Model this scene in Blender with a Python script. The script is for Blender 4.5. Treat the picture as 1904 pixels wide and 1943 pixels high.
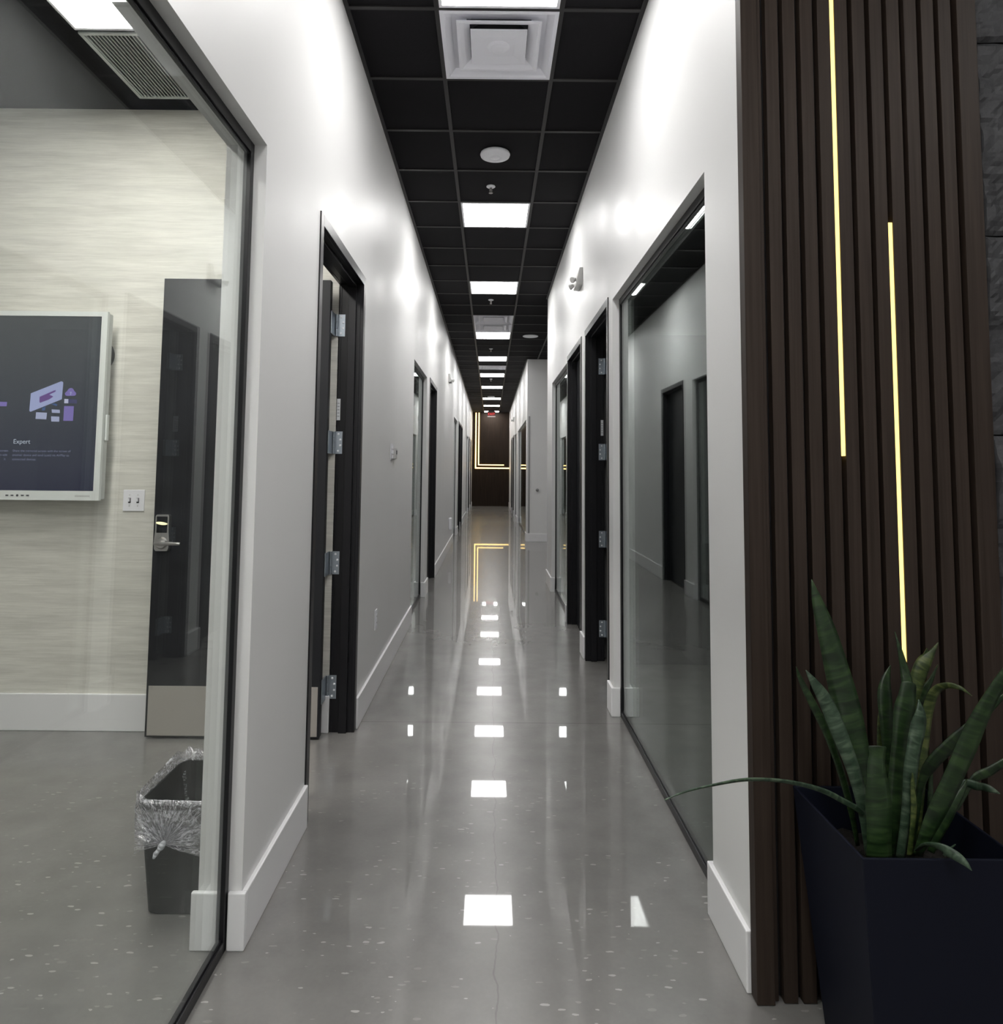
import bpy, bmesh, math, random
from mathutils import Vector, Matrix, noise
random.seed(7)
S = bpy.context.scene
C = S.collection
for o in list(bpy.data.objects): bpy.data.objects.remove(o)

# ------------------------------------------------------------------ camera
PIT, YAW, ROL, CH = 0.0723, 0.0018, 0.0094, 1.4242
fw = Vector((math.sin(YAW)*math.cos(PIT), math.cos(YAW)*math.cos(PIT), math.sin(PIT)))
rt = Vector((math.cos(YAW), -math.sin(YAW), 0)); up = rt.cross(fw)
r2 = rt*math.cos(ROL) + up*math.sin(ROL); u2 = up*math.cos(ROL) - rt*math.sin(ROL)
cd = bpy.data.cameras.new('camera'); cam = bpy.data.objects.new('camera', cd); C.objects.link(cam)
M = Matrix((r2, u2, -fw)).transposed().to_4x4(); M.translation = Vector((0, 0, CH)); cam.matrix_world = M
cd.sensor_fit = 'HORIZONTAL'; cd.sensor_width = 36; cd.lens = 1314.2*36/1904
cd.shift_x = (952-934.3)/1904; cd.shift_y = (795.6-971.5)/1904; cd.clip_start = .02
S.camera = cam

# ------------------------------------------------------------------ world, exposure, light levels
w = bpy.data.worlds.new('world'); S.world = w; w.use_nodes = True
w.node_tree.nodes['Background'].inputs[0].default_value = (.8, .85, 1, 1)
w.node_tree.nodes['Background'].inputs[1].default_value = .05
S.view_settings.view_transform = 'Standard'; S.view_settings.look = 'None'
S.view_settings.exposure = 0.0; S.view_settings.gamma = 1; S.view_settings.use_curve_mapping = False
PANEL = 25.0       # corridor 2x2 panels
ROOMP = 45.0       # meeting room 1x4 panel
LED_NEAR, LED_FAR = 2.2, 5.0

# ------------------------------------------------------------------ materials
MATS = {}
def mat(name, col, rough=.5, metal=0, spec=.5, emit=None, es=0, coat=0, coatr=.1):
    if name in MATS: return MATS[name]
    m = bpy.data.materials.new(name); m.use_nodes = True; b = m.node_tree.nodes['Principled BSDF']
    b.inputs['Base Color'].default_value = (*col, 1); b.inputs['Roughness'].default_value = rough
    b.inputs['Metallic'].default_value = metal; b.inputs['Specular IOR Level'].default_value = spec
    b.inputs['Coat Weight'].default_value = coat; b.inputs['Coat Roughness'].default_value = coatr
    if emit: b.inputs['Emission Color'].default_value = (*emit, 1); b.inputs['Emission Strength'].default_value = es
    MATS[name] = m; return m
def nodes(m): return m.node_tree.nodes, m.node_tree.links, m.node_tree.nodes['Principled BSDF']
def tex(m, scale=(1, 1, 1), ns=5, detail=4, kind='Object', rough=.5):
    N, L, b = nodes(m)
    tc = N.new('ShaderNodeTexCoord'); mp = N.new('ShaderNodeMapping'); mp.inputs['Scale'].default_value = scale
    nz = N.new('ShaderNodeTexNoise'); nz.inputs['Scale'].default_value = ns; nz.inputs['Detail'].default_value = detail
    nz.inputs['Roughness'].default_value = rough
    L.new(tc.outputs[kind], mp.inputs[0]); L.new(mp.outputs[0], nz.inputs['Vector']); return nz
def ramp(m, src, stops):
    N, L, b = nodes(m); r = N.new('ShaderNodeValToRGB'); e = r.color_ramp.elements
    while len(e) < len(stops): e.new(.5)
    for i, (p, c) in enumerate(stops):
        e[i].position = p; e[i].color = (*c, 1) if isinstance(c, tuple) else (c, c, c, 1)
    L.new(src, r.inputs[0]); return r.outputs[0]
def bump(m, src, strength=.1, dist=.01):
    N, L, b = nodes(m); bp = N.new('ShaderNodeBump'); bp.inputs['Strength'].default_value = strength
    bp.inputs['Distance'].default_value = dist; L.new(src, bp.inputs['Height'])
    L.new(bp.outputs[0], b.inputs['Normal']); return bp
def mixc(m, f, a, b_, mode='MIX'):
    N, L, b = nodes(m); x = N.new('ShaderNodeMix'); x.data_type = 'RGBA'; x.blend_type = mode
    for sock, v in ((x.inputs[0], f), (x.inputs[6], a), (x.inputs[7], b_)):
        if isinstance(v, (int, float)): sock.default_value = v
        elif isinstance(v, tuple): sock.default_value = (*v, 1)
        else: L.new(v, sock)
    return x.outputs[2]

PAINT = mat('wall_paint', (.80, .80, .795), .42, spec=.2)
n1 = tex(PAINT, (1, 1, .1), 3, 1); n2 = tex(PAINT, (1, 1, 1), 220, 2)
N, L, B = nodes(PAINT)
L.new(ramp(PAINT, n1.outputs[0], [(.3, .40), (.7, .50)]), B.inputs['Roughness'])
bump(PAINT, n2.outputs[0], .06, .002)
TRIM = mat('trim_white', (.86, .86, .87), .3)
SHADEDPAINT = mat('shaded_wall_paint', (.20, .20, .20), .6)  # wall paint darkened so the rooms' lack of light sits in the colour
CEIL = mat('ceiling_tile_black', (.010, .0095, .011), .9, spec=.15)
n = tex(CEIL, (1, 1, 1), 90, 2); bump(CEIL, n.outputs[0], .3, .002)
TBAR = mat('ceiling_grid_black', (.022, .021, .022), .45, spec=.35)

FLOOR = mat('polished_concrete', (.2, .2, .19), .3, spec=.45, coat=.7, coatr=.02)
N, L, B = nodes(FLOOR)
def fmath(op, a, b=None, c=None):
    m_ = N.new('ShaderNodeMath'); m_.operation = op
    for i_, v in enumerate((a, b, c)):
        if v is None: continue
        if isinstance(v, (int, float)): m_.inputs[i_].default_value = v
        else: L.new(v, m_.inputs[i_])
    return m_.outputs[0]
cloud = tex(FLOOR, (1, .7, 1), 1.3, 3, rough=.5); mott = tex(FLOOR, (1, 1, 1), 7, 3, rough=.5); grain = tex(FLOOR, (1, 1, 1), 70, 3, rough=.6); speck = tex(FLOOR, (1, 1, 1), 170, 2, rough=.6)
v1 = fmath('MULTIPLY_ADD', cloud.outputs[0], .60, .68); v2 = fmath('MULTIPLY_ADD', mott.outputs[0], .42, .79); v3 = fmath('MULTIPLY_ADD', grain.outputs[0], .14, .93)
val = fmath('MULTIPLY', fmath('MULTIPLY', v1, v2), v3)
# hairline crack along the corridor and two saw-cut joints across it
tcf = N.new('ShaderNodeTexCoord'); sxyz = N.new('ShaderNodeSeparateXYZ'); L.new(tcf.outputs['Object'], sxyz.inputs[0])
wob = fmath('MULTIPLY_ADD', mott.outputs[0], .05, .005)
ck = fmath('ABSOLUTE', fmath('SUBTRACT', sxyz.outputs[0], wob)); ck = fmath('LESS_THAN', ck, .0022)
j1 = fmath('LESS_THAN', fmath('ABSOLUTE', fmath('SUBTRACT', sxyz.outputs[1], 4.02)), .004)
j2 = fmath('LESS_THAN', fmath('ABSOLUTE', fmath('SUBTRACT', sxyz.outputs[1], 8.9)), .006)
ln = fmath('MAXIMUM', fmath('MULTIPLY', ck, .20), fmath('MAXIMUM', fmath('MULTIPLY', j1, .3), fmath('MULTIPLY', j2, .3)))
val = fmath('MULTIPLY', val, fmath('SUBTRACT', 1.0, ln))
cb = N.new('ShaderNodeCombineColor'); L.new(fmath('MULTIPLY', val, 0.205), cb.inputs[0]); L.new(fmath('MULTIPLY', val, 0.200), cb.inputs[1]); L.new(fmath('MULTIPLY', val, 0.190), cb.inputs[2])
# pale elongated aggregate flecks, in patches
warp = N.new('ShaderNodeVectorMath'); warp.operation = 'SCALE'; warp.inputs[3].default_value = .03; L.new(mott.outputs['Color'], warp.inputs[0])
wadd = N.new('ShaderNodeVectorMath'); wadd.operation = 'ADD'; L.new(tcf.outputs['Object'], wadd.inputs[0]); L.new(warp.outputs[0], wadd.inputs[1])
mpf = N.new('ShaderNodeMapping'); mpf.inputs['Scale'].default_value = (22, 60, 1); mpf.inputs['Rotation'].default_value = (0, 0, .12); L.new(wadd.outputs[0], mpf.inputs[0])
vo = N.new('ShaderNodeTexVoronoi'); vo.inputs['Scale'].default_value = 1; L.new(mpf.outputs[0], vo.inputs['Vector'])
sepc = N.new('ShaderNodeSeparateColor'); L.new(vo.outputs['Color'], sepc.inputs[0])
rad = fmath('MULTIPLY_ADD', sepc.outputs[1], .24, .10)
fl = fmath('GREATER_THAN', fmath('SUBTRACT', rad, fmath('MULTIPLY_ADD', grain.outputs[0], .35, vo.outputs['Distance'])), -.135)
pt = tex(FLOOR, (1, 1, 1), 2.6, 2); pm = fmath('GREATER_THAN', fmath('ADD', pt.outputs[0], fmath('MULTIPLY', sepc.outputs[0], .35)), .69)
fm = fmath('MULTIPLY', fmath('MULTIPLY', fl, pm), fmath('MULTIPLY_ADD', sepc.outputs[2], .36, .10))
fade = N.new('ShaderNodeMapRange'); fade.inputs[1].default_value = 2.4; fade.inputs[2].default_value = 3.8; fade.inputs[3].default_value = 1; fade.inputs[4].default_value = 0; L.new(sxyz.outputs[1], fade.inputs[0])
fm = fmath('MULTIPLY', fm, fade.outputs[0])
L.new(mixc(FLOOR, fm, cb.outputs[0], (.62, .61, .57)), B.inputs['Base Color'])
B.inputs['Roughness'].default_value = .27
B.inputs['Coat Weight'].default_value = .55

def wood(name, c0, c1, rough=.5, axis=(28, 28, .6)):
    m = mat(name, c0, rough); N, L, B = nodes(m)
    n = tex(m, axis, 3, 5, rough=.6); L.new(ramp(m, n.outputs[0], [(.3, c0), (.7, c1)]), B.inputs['Base Color'])
    bump(m, n.outputs[0], .12, .002); return m
SLAT = wood('dark_walnut_slat', (.024, .0160, .0120), (.045, .032, .0245), .55)
FARWOOD = wood('dark_plank_panel', (.012, .008, .0055), (.028, .018, .012), .65, (9, 9, .4))
BACKING = mat('black_backing', (.004, .004, .005), .8)
BLACKM = mat('black_metal_frame', (.010, .010, .012), .36, spec=.35)
DOORM = mat('black_door_face', (.018, .019, .022), .4, spec=.35)
STEEL = mat('satin_steel', (.62, .61, .60), .3, 1)
KICK = mat('kickplate_steel', (.62, .59, .54), .42, .6)
GALV = mat('zinc_hinge', (.42, .47, .52), .38, .8)
SCREW = mat('bright_screw', (.9, .92, .94), .3, 0)
WHITEP = mat('white_plastic', (.86, .86, .90), .35)
GREYP = mat('grey_plastic', (.55, .55, .54), .45)
VENTM = mat('vent_enamel', (.82, .82, .88), .4)
DARKIN = mat('dark_recess', (.03, .03, .035), .8)
SCREEN = mat('display_glass', (.012, .013, .016), .12, emit=(.34, .37, .42), es=.16)
N, L, B = nodes(SCREEN)
tcs = N.new('ShaderNodeTexCoord'); sp = N.new('ShaderNodeSeparateXYZ'); L.new(tcs.outputs['Generated'], sp.inputs[0])
L.new(ramp(SCREEN, sp.outputs[2], [(.0, (.07, .08, .20)), (.45, (.24, .27, .34)), (1.0, (.46, .49, .50))]), B.inputs['Emission Color'])
def emis(name, c, s): return mat(name, (0, 0, 0), .5, emit=c, es=s)
PANELM = emis('panel_light', (1, .985, .97), PANEL); ROOMM = emis('room_panel_light', (1, .97, .93), ROOMP)
SLAT.node_tree.nodes['Principled BSDF'].inputs['Specular IOR Level'].default_value = .22
FARWOOD.node_tree.nodes['Principled BSDF'].inputs['Specular IOR Level'].default_value = .15
LEDN = emis('warm_led_near', (1, .74, .22), LED_NEAR); LEDF = emis('warm_led_far', (1, .66, .22), LED_FAR)

WALLPAPER = mat('grasscloth_wallpaper', (.6, .59, .52), .7, spec=.3)
N, L, B = nodes(WALLPAPER)
n = tex(WALLPAPER, (2.2, 1, 60), 3, 5, rough=.65); n3 = tex(WALLPAPER, (.9, 1, 9), 3, 3)
a1 = ramp(WALLPAPER, n.outputs[0], [(.3, (.66, .65, .585)), (.65, (.79, .775, .715))])
a2 = ramp(WALLPAPER, n3.outputs[0], [(.35, .9), (.65, 1.05)])
L.new(mixc(WALLPAPER, 1.0, a1, a2, 'MULTIPLY'), B.inputs['Base Color']); bump(WALLPAPER, n.outputs[0], .15, .002)

def glass(name, tint, smudge=.0, r0=.026):
    m = bpy.data.materials.new(name); m.use_nodes = True; N = m.node_tree.nodes; L = m.node_tree.links; N.clear()
    out = N.new('ShaderNodeOutputMaterial'); tr = N.new('ShaderNodeBsdfTransparent'); tr.inputs[0].default_value = (*tint, 1)
    gl = N.new('ShaderNodeBsdfGlossy'); gl.inputs['Roughness'].default_value = .003; gl.inputs[0].default_value = (.93, .97, .96, 1)
    lw = N.new('ShaderNodeLayerWeight'); lw.inputs[0].default_value = .5
    p = N.new('ShaderNodeMath'); p.operation = 'POWER'; p.inputs[1].default_value = 5; L.new(lw.outputs['Facing'], p.inputs[0])
    q = N.new('ShaderNodeMath'); q.operation = 'MULTIPLY_ADD'; q.inputs[1].default_value = .95; q.inputs[2].default_value = r0
    L.new(p.outputs[0], q.inputs[0])
    mx = N.new('ShaderNodeMixShader'); L.new(q.outputs[0], mx.inputs[0]); L.new(tr.outputs[0], mx.inputs[1]); L.new(gl.outputs[0], mx.inputs[2])
    last = mx
    if smudge:
        tc = N.new('ShaderNodeTexCoord'); mp = N.new('ShaderNodeMapping'); mp.inputs['Rotation'].default_value = (.7, 0, 0); mp.inputs['Scale'].default_value = (1, 1.2, 5)
        nz = N.new('ShaderNodeTexNoise'); nz.inputs['Scale'].default_value = 1.6; nz.inputs['Detail'].default_value = 6; nz.inputs['Distortion'].default_value = 1.2
        L.new(tc.outputs['Object'], mp.inputs[0]); L.new(mp.outputs[0], nz.inputs['Vector'])
        rp = N.new('ShaderNodeValToRGB'); rp.color_ramp.elements[0].position = .45; rp.color_ramp.elements[1].position = .8
        rp.color_ramp.elements[1].color = (smudge, smudge, smudge, 1); L.new(nz.outputs[0], rp.inputs[0])
        df = N.new('ShaderNodeBsdfDiffuse'); df.inputs[0].default_value = (.7, .78, .9, 1)
        m2 = N.new('ShaderNodeMixShader'); L.new(rp.outputs[0], m2.inputs[0]); L.new(mx.outputs[0], m2.inputs[1]); L.new(df.outputs[0], m2.inputs[2]); last = m2
    L.new(last.outputs[0], out.inputs[0]); return m
CLEAR = glass('clear_glass', (.97, .985, .975), .010)
TINT = glass('dark_room_glass', (.86, .89, .875), r0=.075)

# ------------------------------------------------------------------ mesh helpers
def box(bm, x0, x1, y0, y1, z0, z1):
    if x0 > x1: x0, x1 = x1, x0
    if y0 > y1: y0, y1 = y1, y0
    if z0 > z1: z0, z1 = z1, z0
    v = [bm.verts.new((x, y, z)) for z in (z0, z1) for y in (y0, y1) for x in (x0, x1)]
    for f in ((0, 2, 3, 1), (4, 5, 7, 6), (0, 1, 5, 4), (2, 6, 7, 3), (0, 4, 6, 2), (1, 3, 7, 5)):
        bm.faces.new([v[i] for i in f])
def cyl(bm, p0, p1, r0, r1=None, n=16):
    if r1 is None: r1 = r0
    p0, p1 = Vector(p0), Vector(p1); d = (p1-p0).normalized()
    a = d.orthogonal().normalized(); b = d.cross(a)
    A = [bm.verts.new(p0+(a*math.cos(t)+b*math.sin(t))*r0) for t in [2*math.pi*i/n for i in range(n)]]
    Bv = [bm.verts.new(p1+(a*math.cos(t)+b*math.sin(t))*r1) for t in [2*math.pi*i/n for i in range(n)]]
    for i in range(n): bm.faces.new((A[i], A[(i+1) % n], Bv[(i+1) % n], Bv[i]))
    bm.faces.new(A[::-1]); bm.faces.new(Bv)
def lathe(bm, prof, n=32, cx=0, cy=0, cz=0):
    rows = []
    for r, z in prof:
        if r < 1e-5: rows.append([bm.verts.new((cx, cy, cz+z))])
        else: rows.append([bm.verts.new((cx+r*math.cos(2*math.pi*i/n), cy+r*math.sin(2*math.pi*i/n), cz+z)) for i in range(n)])
    for a, b in zip(rows, rows[1:]):
        for i in range(n):
            j = (i+1) % n
            if len(a) == 1 and len(b) == 1: continue
            if len(a) == 1: bm.faces.new((a[0], b[j], b[i]))
            elif len(b) == 1: bm.faces.new((a[i], a[j], b[0]))
            else: bm.faces.new((a[i], a[j], b[j], b[i]))
def obj(name, bm, m, parent=None, bevel=0, smooth=False, loc=None, seg=2):
    bmesh.ops.recalc_face_normals(bm, faces=bm.faces[:])
    me = bpy.data.meshes.new(name); bm.to_mesh(me); bm.free()
    o = bpy.data.objects.new(name, me); C.objects.link(o)
    if m: me.materials.append(m)
    if parent: o.parent = parent
    if loc: o.location = loc
    if smooth:
        for p in me.polygons: p.use_smooth = True
    if bevel:
        md = o.modifiers.new('b', 'BEVEL'); md.width = bevel; md.segments = seg; md.limit_method = 'ANGLE'
    return o
def new(): return bmesh.new()
def bobj(name, args, m, parent=None, bevel=0, **k):
    bm = new()
    for a in (args if isinstance(args[0], (tuple, list)) else [args]): box(bm, *a)
    return obj(name, bm, m, parent, bevel, **k)
def tag(o, label, cat, group=None):
    o['label'] = label; o['category'] = cat
    if group: o['group'] = group
    return o
def thing(name, label, cat, loc=(0, 0, 0), rz=0, group=None):
    o = bpy.data.objects.new(name, None); C.objects.link(o); o.location = loc; o.rotation_euler = (0, 0, rz)
    o.empty_display_size = .05
    return tag(o, label, cat, group)
def struct(o, label=None):
    o['kind'] = 'structure'
    if label: o['label'] = label
    return o
def sempty(name, label, loc=(0, 0, 0)):
    o = bpy.data.objects.new(name, None); C.objects.link(o); o.location = loc; o['kind'] = 'structure'; o['label'] = label
    o.empty_display_size = .05; return o
def text(name, body, size, loc, rot, m, parent=None, ext=.0004, ax='LEFT'):
    cu = bpy.data.curves.new(name, 'FONT'); cu.body = body; cu.size = size; cu.extrude = ext; cu.align_x = ax
    t = bpy.data.objects.new(name, cu)
    C.objects.link(t); dg = bpy.context.evaluated_depsgraph_get(); me = bpy.data.meshes.new_from_object(t.evaluated_get(dg))
    bpy.data.objects.remove(t)
    o = bpy.data.objects.new(name, me); C.objects.link(o); o.location = loc; o.rotation_euler = rot
    me.materials.clear(); me.materials.append(m)
    if parent: o.parent = parent
    return o
def dup(root, loc, rz, label):
    def cp(o, par):
        c = o.copy(); C.objects.link(c)
        if par: c.parent = par
        for ch in [x for x in bpy.data.objects if x.parent == o]: cp(ch, c)
        return c
    r = cp(root, None); r.location = loc; r.rotation_euler = (0, 0, rz); r['label'] = label; return r

# ------------------------------------------------------------------ dimensions
XL, XR, TH, H = -.730, .731, .13, 3.66
YF = 27.11; YB = -2.6; T = .6096; CY0 = 3.218; CX0 = -.283; RC = 3.468
XLo, XRo = XL-TH, XR+TH
GL = [(-.9, 2.165), (6.50, 7.83), (13.65, 15.2), (21.0, 22.6)]      # glazed openings, left wall
DL = [(2.86, 3.905), (8.18, 9.25), (15.62, 16.67), (16.75, 17.80), (22.80, 23.85), (25.0, 26.05)]
GR = [(2.33, 4.14), (6.63, 8.25), (14.3, 18.7), (19.6, 21.3)]
DR = [(4.28, 5.35), (5.56, 6.59), (21.66, 22.71), (23.3, 24.35)]
GT, DT = 2.46, 2.51

# ------------------------------------------------------------------ floor, ceilings
bm = new(); box(bm, -4.75, 4.75, YB-.15, YF+.2, -.1, 0); struct(obj('floor', bm, FLOOR), 'grey polished concrete floor with glossy reflections')
VK = (0, 11, 12, 19)
bm = new(); cz = (H+.004, H+.06)
box(bm, XL-.05, CX0, YB, YF+.02, *cz); box(bm, CX0+T, 3.4, YB, YF+.02, *cz); box(bm, 3.4, 4.75, YB, 2.0, *cz)
yy = YB
for k in VK:
    if CY0+k*T > yy+.01: box(bm, CX0, CX0+T, yy, CY0+k*T, *cz)
    yy = CY0+(k+1)*T
box(bm, CX0, CX0+T, yy, YF+.02, *cz)
ce = struct(obj('ceiling', bm, CEIL), 'black tiled drop ceiling above the corridor')
bm = new(); tw = .012
for x in (CX0, CX0+T): box(bm, x-tw, x+tw, YB, YF, H-.003, H+.006)
for x in (CX0+2*T, CX0+3*T, CX0+4*T): box(bm, x-tw, x+tw, 8.95, 13.9, H-.003, H+.006); box(bm, x-tw, x+tw, YB, 1.96, H-.003, H+.006)
k = -9
while CY0+k*T < YF:
    y = CY0+k*T
    xr = XR if (y > 2.0 and not 8.95 < y < 13.9) else 3.3
    if y > YB: box(bm, XL, xr, y-tw, y+tw, H-.0032, H+.006)
    k += 1
box(bm, XL, XL+.022, YB, YF, H-.0034, H+.006)
for a, b in ((2.0, 8.95), (13.9, YF)): box(bm, XR-.022, XR, a, b, H-.0034, H+.006)
box(bm, XL, XR, YF-.022, YF, H-.0036, H+.006); box(bm, XR, 3.3, 13.878, 13.9, H-.0036, H+.006)
obj('ceiling_grid', bm, TBAR, ce)
bm = new(); gx0, gx1, gy0, gy1 = -1.953, -1.681, 3.151, 3.699; cz = (RC+.004, RC+.06)
box(bm, -4.7, gx0, YB, 3.9, *cz); box(bm, gx1, XLo+.004, YB, 3.9, *cz); box(bm, gx0, gx1, YB, gy0, *cz); box(bm, gx0, gx1, gy1, 3.9, *cz)
struct(obj('ceiling', bm, CEIL), 'dark ceiling of the glazed meeting room')
bm = new(); box(bm, -3.7, XLo, 3.96, YF, RC, RC+.06)
for a, b in ((2.0, 8.95), (13.9, YF)): box(bm, XRo, 3.6, a+.02, b-.02, RC, RC+.06)
struct(obj('ceiling', bm, CEIL), 'dark ceilings of the unlit side rooms')

# ------------------------------------------------------------------ walls
def wall_run(bm, x0, x1, ya, yb, ops):
    y = ya
    for a, b, zt in sorted(ops):
        if a < ya-.01 or b > yb+.01: continue
        if a > y: box(bm, x0, x1, y, a, 0, H)
        box(bm, x0, x1, a, b, zt, H); y = b
    if y < yb: box(bm, x0, x1, y, yb, 0, H)
ins = .03
opsL = [(a, b, GT) for a, b in GL] + [(a+ins, b-ins, DT-ins) for a, b in DL]
opsR = [(a, b, GT) for a, b in GR] + [(a+ins, b-ins, DT-ins) for a, b in DR]
bm = new(); wall_run(bm, XLo, XL, YB, YF, opsL); struct(obj('wall_left', bm, PAINT), 'satin white left corridor wall with doors and glazing')
bm = new(); wall_run(bm, XR, XRo, 2.0, 8.95, opsR); wall_run(bm, XR, XRo, 13.9, YF, opsR)
struct(obj('wall_right', bm, PAINT), 'satin white right corridor wall with doors and glazing')
bm = new(); box(bm, -4.7, XLo, 3.855, 3.96, 0, RC+.01)
struct(obj('wall_back', bm, WALLPAPER), 'beige grasscloth wall behind the wall mounted display')
bm = new(); box(bm, -4.8, -4.7, YB, 3.96, 0, H); box(bm, -4.8, 4.8, YB-.12, YB, 0, H+.1); box(bm, 4.7, 4.8, YB, 2.1, 0, H)
struct(obj('wall_front', bm, PAINT), 'pale painted walls around the lobby end')
bm = new(); box(bm, XRo, 3.5, 13.9, 14.03, 0, H); box(bm, 3.4, 3.5, 8.85, 14.03, 0, H); box(bm, XRo, 3.5, 8.82, 8.95, 0, H)
struct(obj('wall_alcove', bm, PAINT), 'grey walls of the side alcove part way down the corridor')
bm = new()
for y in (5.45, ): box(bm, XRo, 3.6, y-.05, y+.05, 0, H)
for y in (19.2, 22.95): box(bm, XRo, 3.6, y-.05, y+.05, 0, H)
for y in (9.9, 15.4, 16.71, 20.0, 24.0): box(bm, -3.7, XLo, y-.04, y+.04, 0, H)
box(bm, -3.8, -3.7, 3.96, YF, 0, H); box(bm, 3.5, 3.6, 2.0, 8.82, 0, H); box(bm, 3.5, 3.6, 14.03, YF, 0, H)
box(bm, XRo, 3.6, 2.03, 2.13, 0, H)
struct(obj('wall_partition', bm, SHADEDPAINT), 'partitions inside the unlit side rooms')
# far end panelled wall
bm = new(); x = -3.8
while x < 3.6:
    box(bm, x+.0015, x+.1485, YF, YF+.02, 0, H); x += .15
o = struct(obj('wall_end', bm, FARWOOD), 'dark plank panelled wall closing the corridor')
bobj('backing', (-3.8, 3.6, YF+.02, YF+.1, 0, H), BACKING, o)
# stone wall
bm = new(); zc = [-.05, .363, .95, 1.536, 2.122, 2.715, 3.30, 3.66]
for i in range(len(zc)-1):
    x = 1.43 - .0
    first = True
    while x < 4.7:
        wd = (.35+.45*random.random()) if not first else (.55 if i % 2 else .85); first = False
        x2 = min(4.7, x+wd); z0, z1 = max(0, zc[i]+.002), zc[i+1]-.002
        nx, nz = max(2, int((x2-x)/.013)), max(2, int((z1-z0)/.013)); off = random.random()*.012
        g = []
        for a in range(nx+1):
            row = []
            for b in range(nz+1):
                px, pz = x+.002+(x2-x-.004)*a/nx, z0+(z1-z0)*b/nz
                d = noise.fractal(Vector((px*6, pz*6, i*7.3)), .8, 2.2, 7)*.020 + abs(noise.noise(Vector((px*10+i*3, pz*18, 2))))*.014 + off
                if a in (0, nx) or b in (0, nz): d = d*.5-.006
                row.append(bm.verts.new((px, 2.0-max(-.02, .012+d), pz)))
            g.append(row)
        for a in range(nx):
            for b in range(nz): bm.faces.new((g[a][b], g[a+1][b], g[a+1][b+1], g[a][b+1]))
        x = x2
STONE = mat('slate_stone', (.035, .037, .042), .6, spec=.4)
N, L, B = nodes(STONE); n = tex(STONE, (1, 1, 1), 9, 8, rough=.7)
L.new(ramp(STONE, n.outputs[0], [(.3, (.022, .022, .024)), (.7, (.060, .061, .065))]), B.inputs['Base Color']); bump(STONE, n.outputs[0], .5, .01)
st = struct(obj('wall_stone', bm, STONE), 'charcoal split slate wall beside the wooden slats')
st['label'] = 'charcoal split slate wall beside the wooden slats'
bobj('backing', (XRo, 4.75, 2.02, 2.10, 0, H), BACKING, st)

# baseboards -------------------------------------------------------
BH, BT = .165, .016
def bb(bm, x0, x1, y0, y1):
    # bevelled-top strip: two boxes, upper one slightly thinner is avoided; bevel modifier rounds the top
    box(bm, x0, x1, y0, y1, 0, BH)
def base_side(sign, ya, yb, ops_g, ops_d, endcap=None):
    bm = new(); xw = XL if sign < 0 else XR; xi = XLo if sign < 0 else XRo; s = 1 if sign < 0 else -1
    ops = sorted([(a, b, 'g') for a, b in ops_g if a >= ya-.01 and b <= yb+.01] + [(a, b, 'd') for a, b in ops_d if a >= ya-.01 and b <= yb+.01])
    y = ya; gapc = []
    for a, b, k in ops:
        if a-y > .02: bb(bm, xw, xw+s*BT, y, a)
        if k == 'g':
            mid = xw-s*.037
            for yy0, yy1 in ((a, a+BT), (b-BT, b)):
                box(bm, xw+s*BT, mid, yy0, yy1, 0, BH)              # corridor side return
                box(bm, mid-s*.030, xi-s*BT, yy0, yy1, 0, BH)         # room side return
        y = b
    if yb-y > .02: bb(bm, xw, xw+s*BT, y, yb)
    return bm
struct(obj('baseboard_left', base_side(-1, YB, YF, GL, DL), TRIM, bevel=.004), 'white baseboard along the left corridor wall')
bm = base_side(1, 2.0, 8.95, GR, DR)
o = obj('baseboard_right', bm, TRIM, bevel=.004); struct(o, 'white baseboard along the near right corridor wall')
bm = base_side(1, 13.9, YF, GR, DR)
struct(obj('baseboard_right', bm, TRIM, bevel=.004), 'white baseboard along the far right corridor wall')
bm = new(); box(bm, XR-BT, 3.4, 13.884, 13.9, 0, BH)
struct(obj('baseboard_alcove', bm, TRIM, bevel=.004), 'white baseboard on the alcove wall')
bm = new(); box(bm, -4.7, XLo, 3.839, 3.855, 0, .195)
struct(obj('baseboard_back', bm, TRIM, bevel=.004), 'white baseboard under the display wall')
o = bobj('trim_1', (.755, .79, 13.890, 13.899, .166, 2.50), mat('corner_guard_grey', (.35, .35, .35), .4), bevel=.002)
struct(o, 'grey corner guard strip on the alcove wall')

# ------------------------------------------------------------------ glazing
wn = 0
def window(side, a, b, gm, label):
    global wn; wn += 1
    s = 1 if side < 0 else -1; xw = XL if side < 0 else XR
    xg = xw - s*.052                                  # glass centre
    w_ = sempty('window_%d' % wn, label, (xg, (a+b)/2, 0)); ym = (a+b)/2; hd, fwd = .012, .028
    A, Bb = a-ym, b-ym
    bm = new()
    box(bm, -hd, hd, A, A+fwd, 0, GT); box(bm, -hd, hd, Bb-fwd, Bb, 0, GT)
    box(bm, -hd, hd, A+fwd, Bb-fwd, 0, .034); box(bm, -hd, hd, A+fwd, Bb-fwd, GT-.036, GT)
    # thin inner glazing bead
    for z0, z1 in ((.034, .041), (GT-.043, GT-.036)): box(bm, -hd*.5, hd*.5, A+fwd, Bb-fwd, z0, z1)
    f = obj('window_frame', bm, BLACKM, w_, bevel=.0015)
    g = bobj('glass_pane', (-.005, .005, A+fwd-.004, Bb-fwd+.004, .030, GT-.033), gm, w_)
    return w_
window(-1, *GL[0], CLEAR, 'large glazed opening to the lit meeting room, nearest on the left')
window(-1, *GL[1], TINT, 'second glazed opening along the left wall')
window(-1, *GL[2], TINT, 'third glazed opening along the left wall')
window(-1, *GL[3], TINT, 'farthest glazed opening along the left wall')
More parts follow.
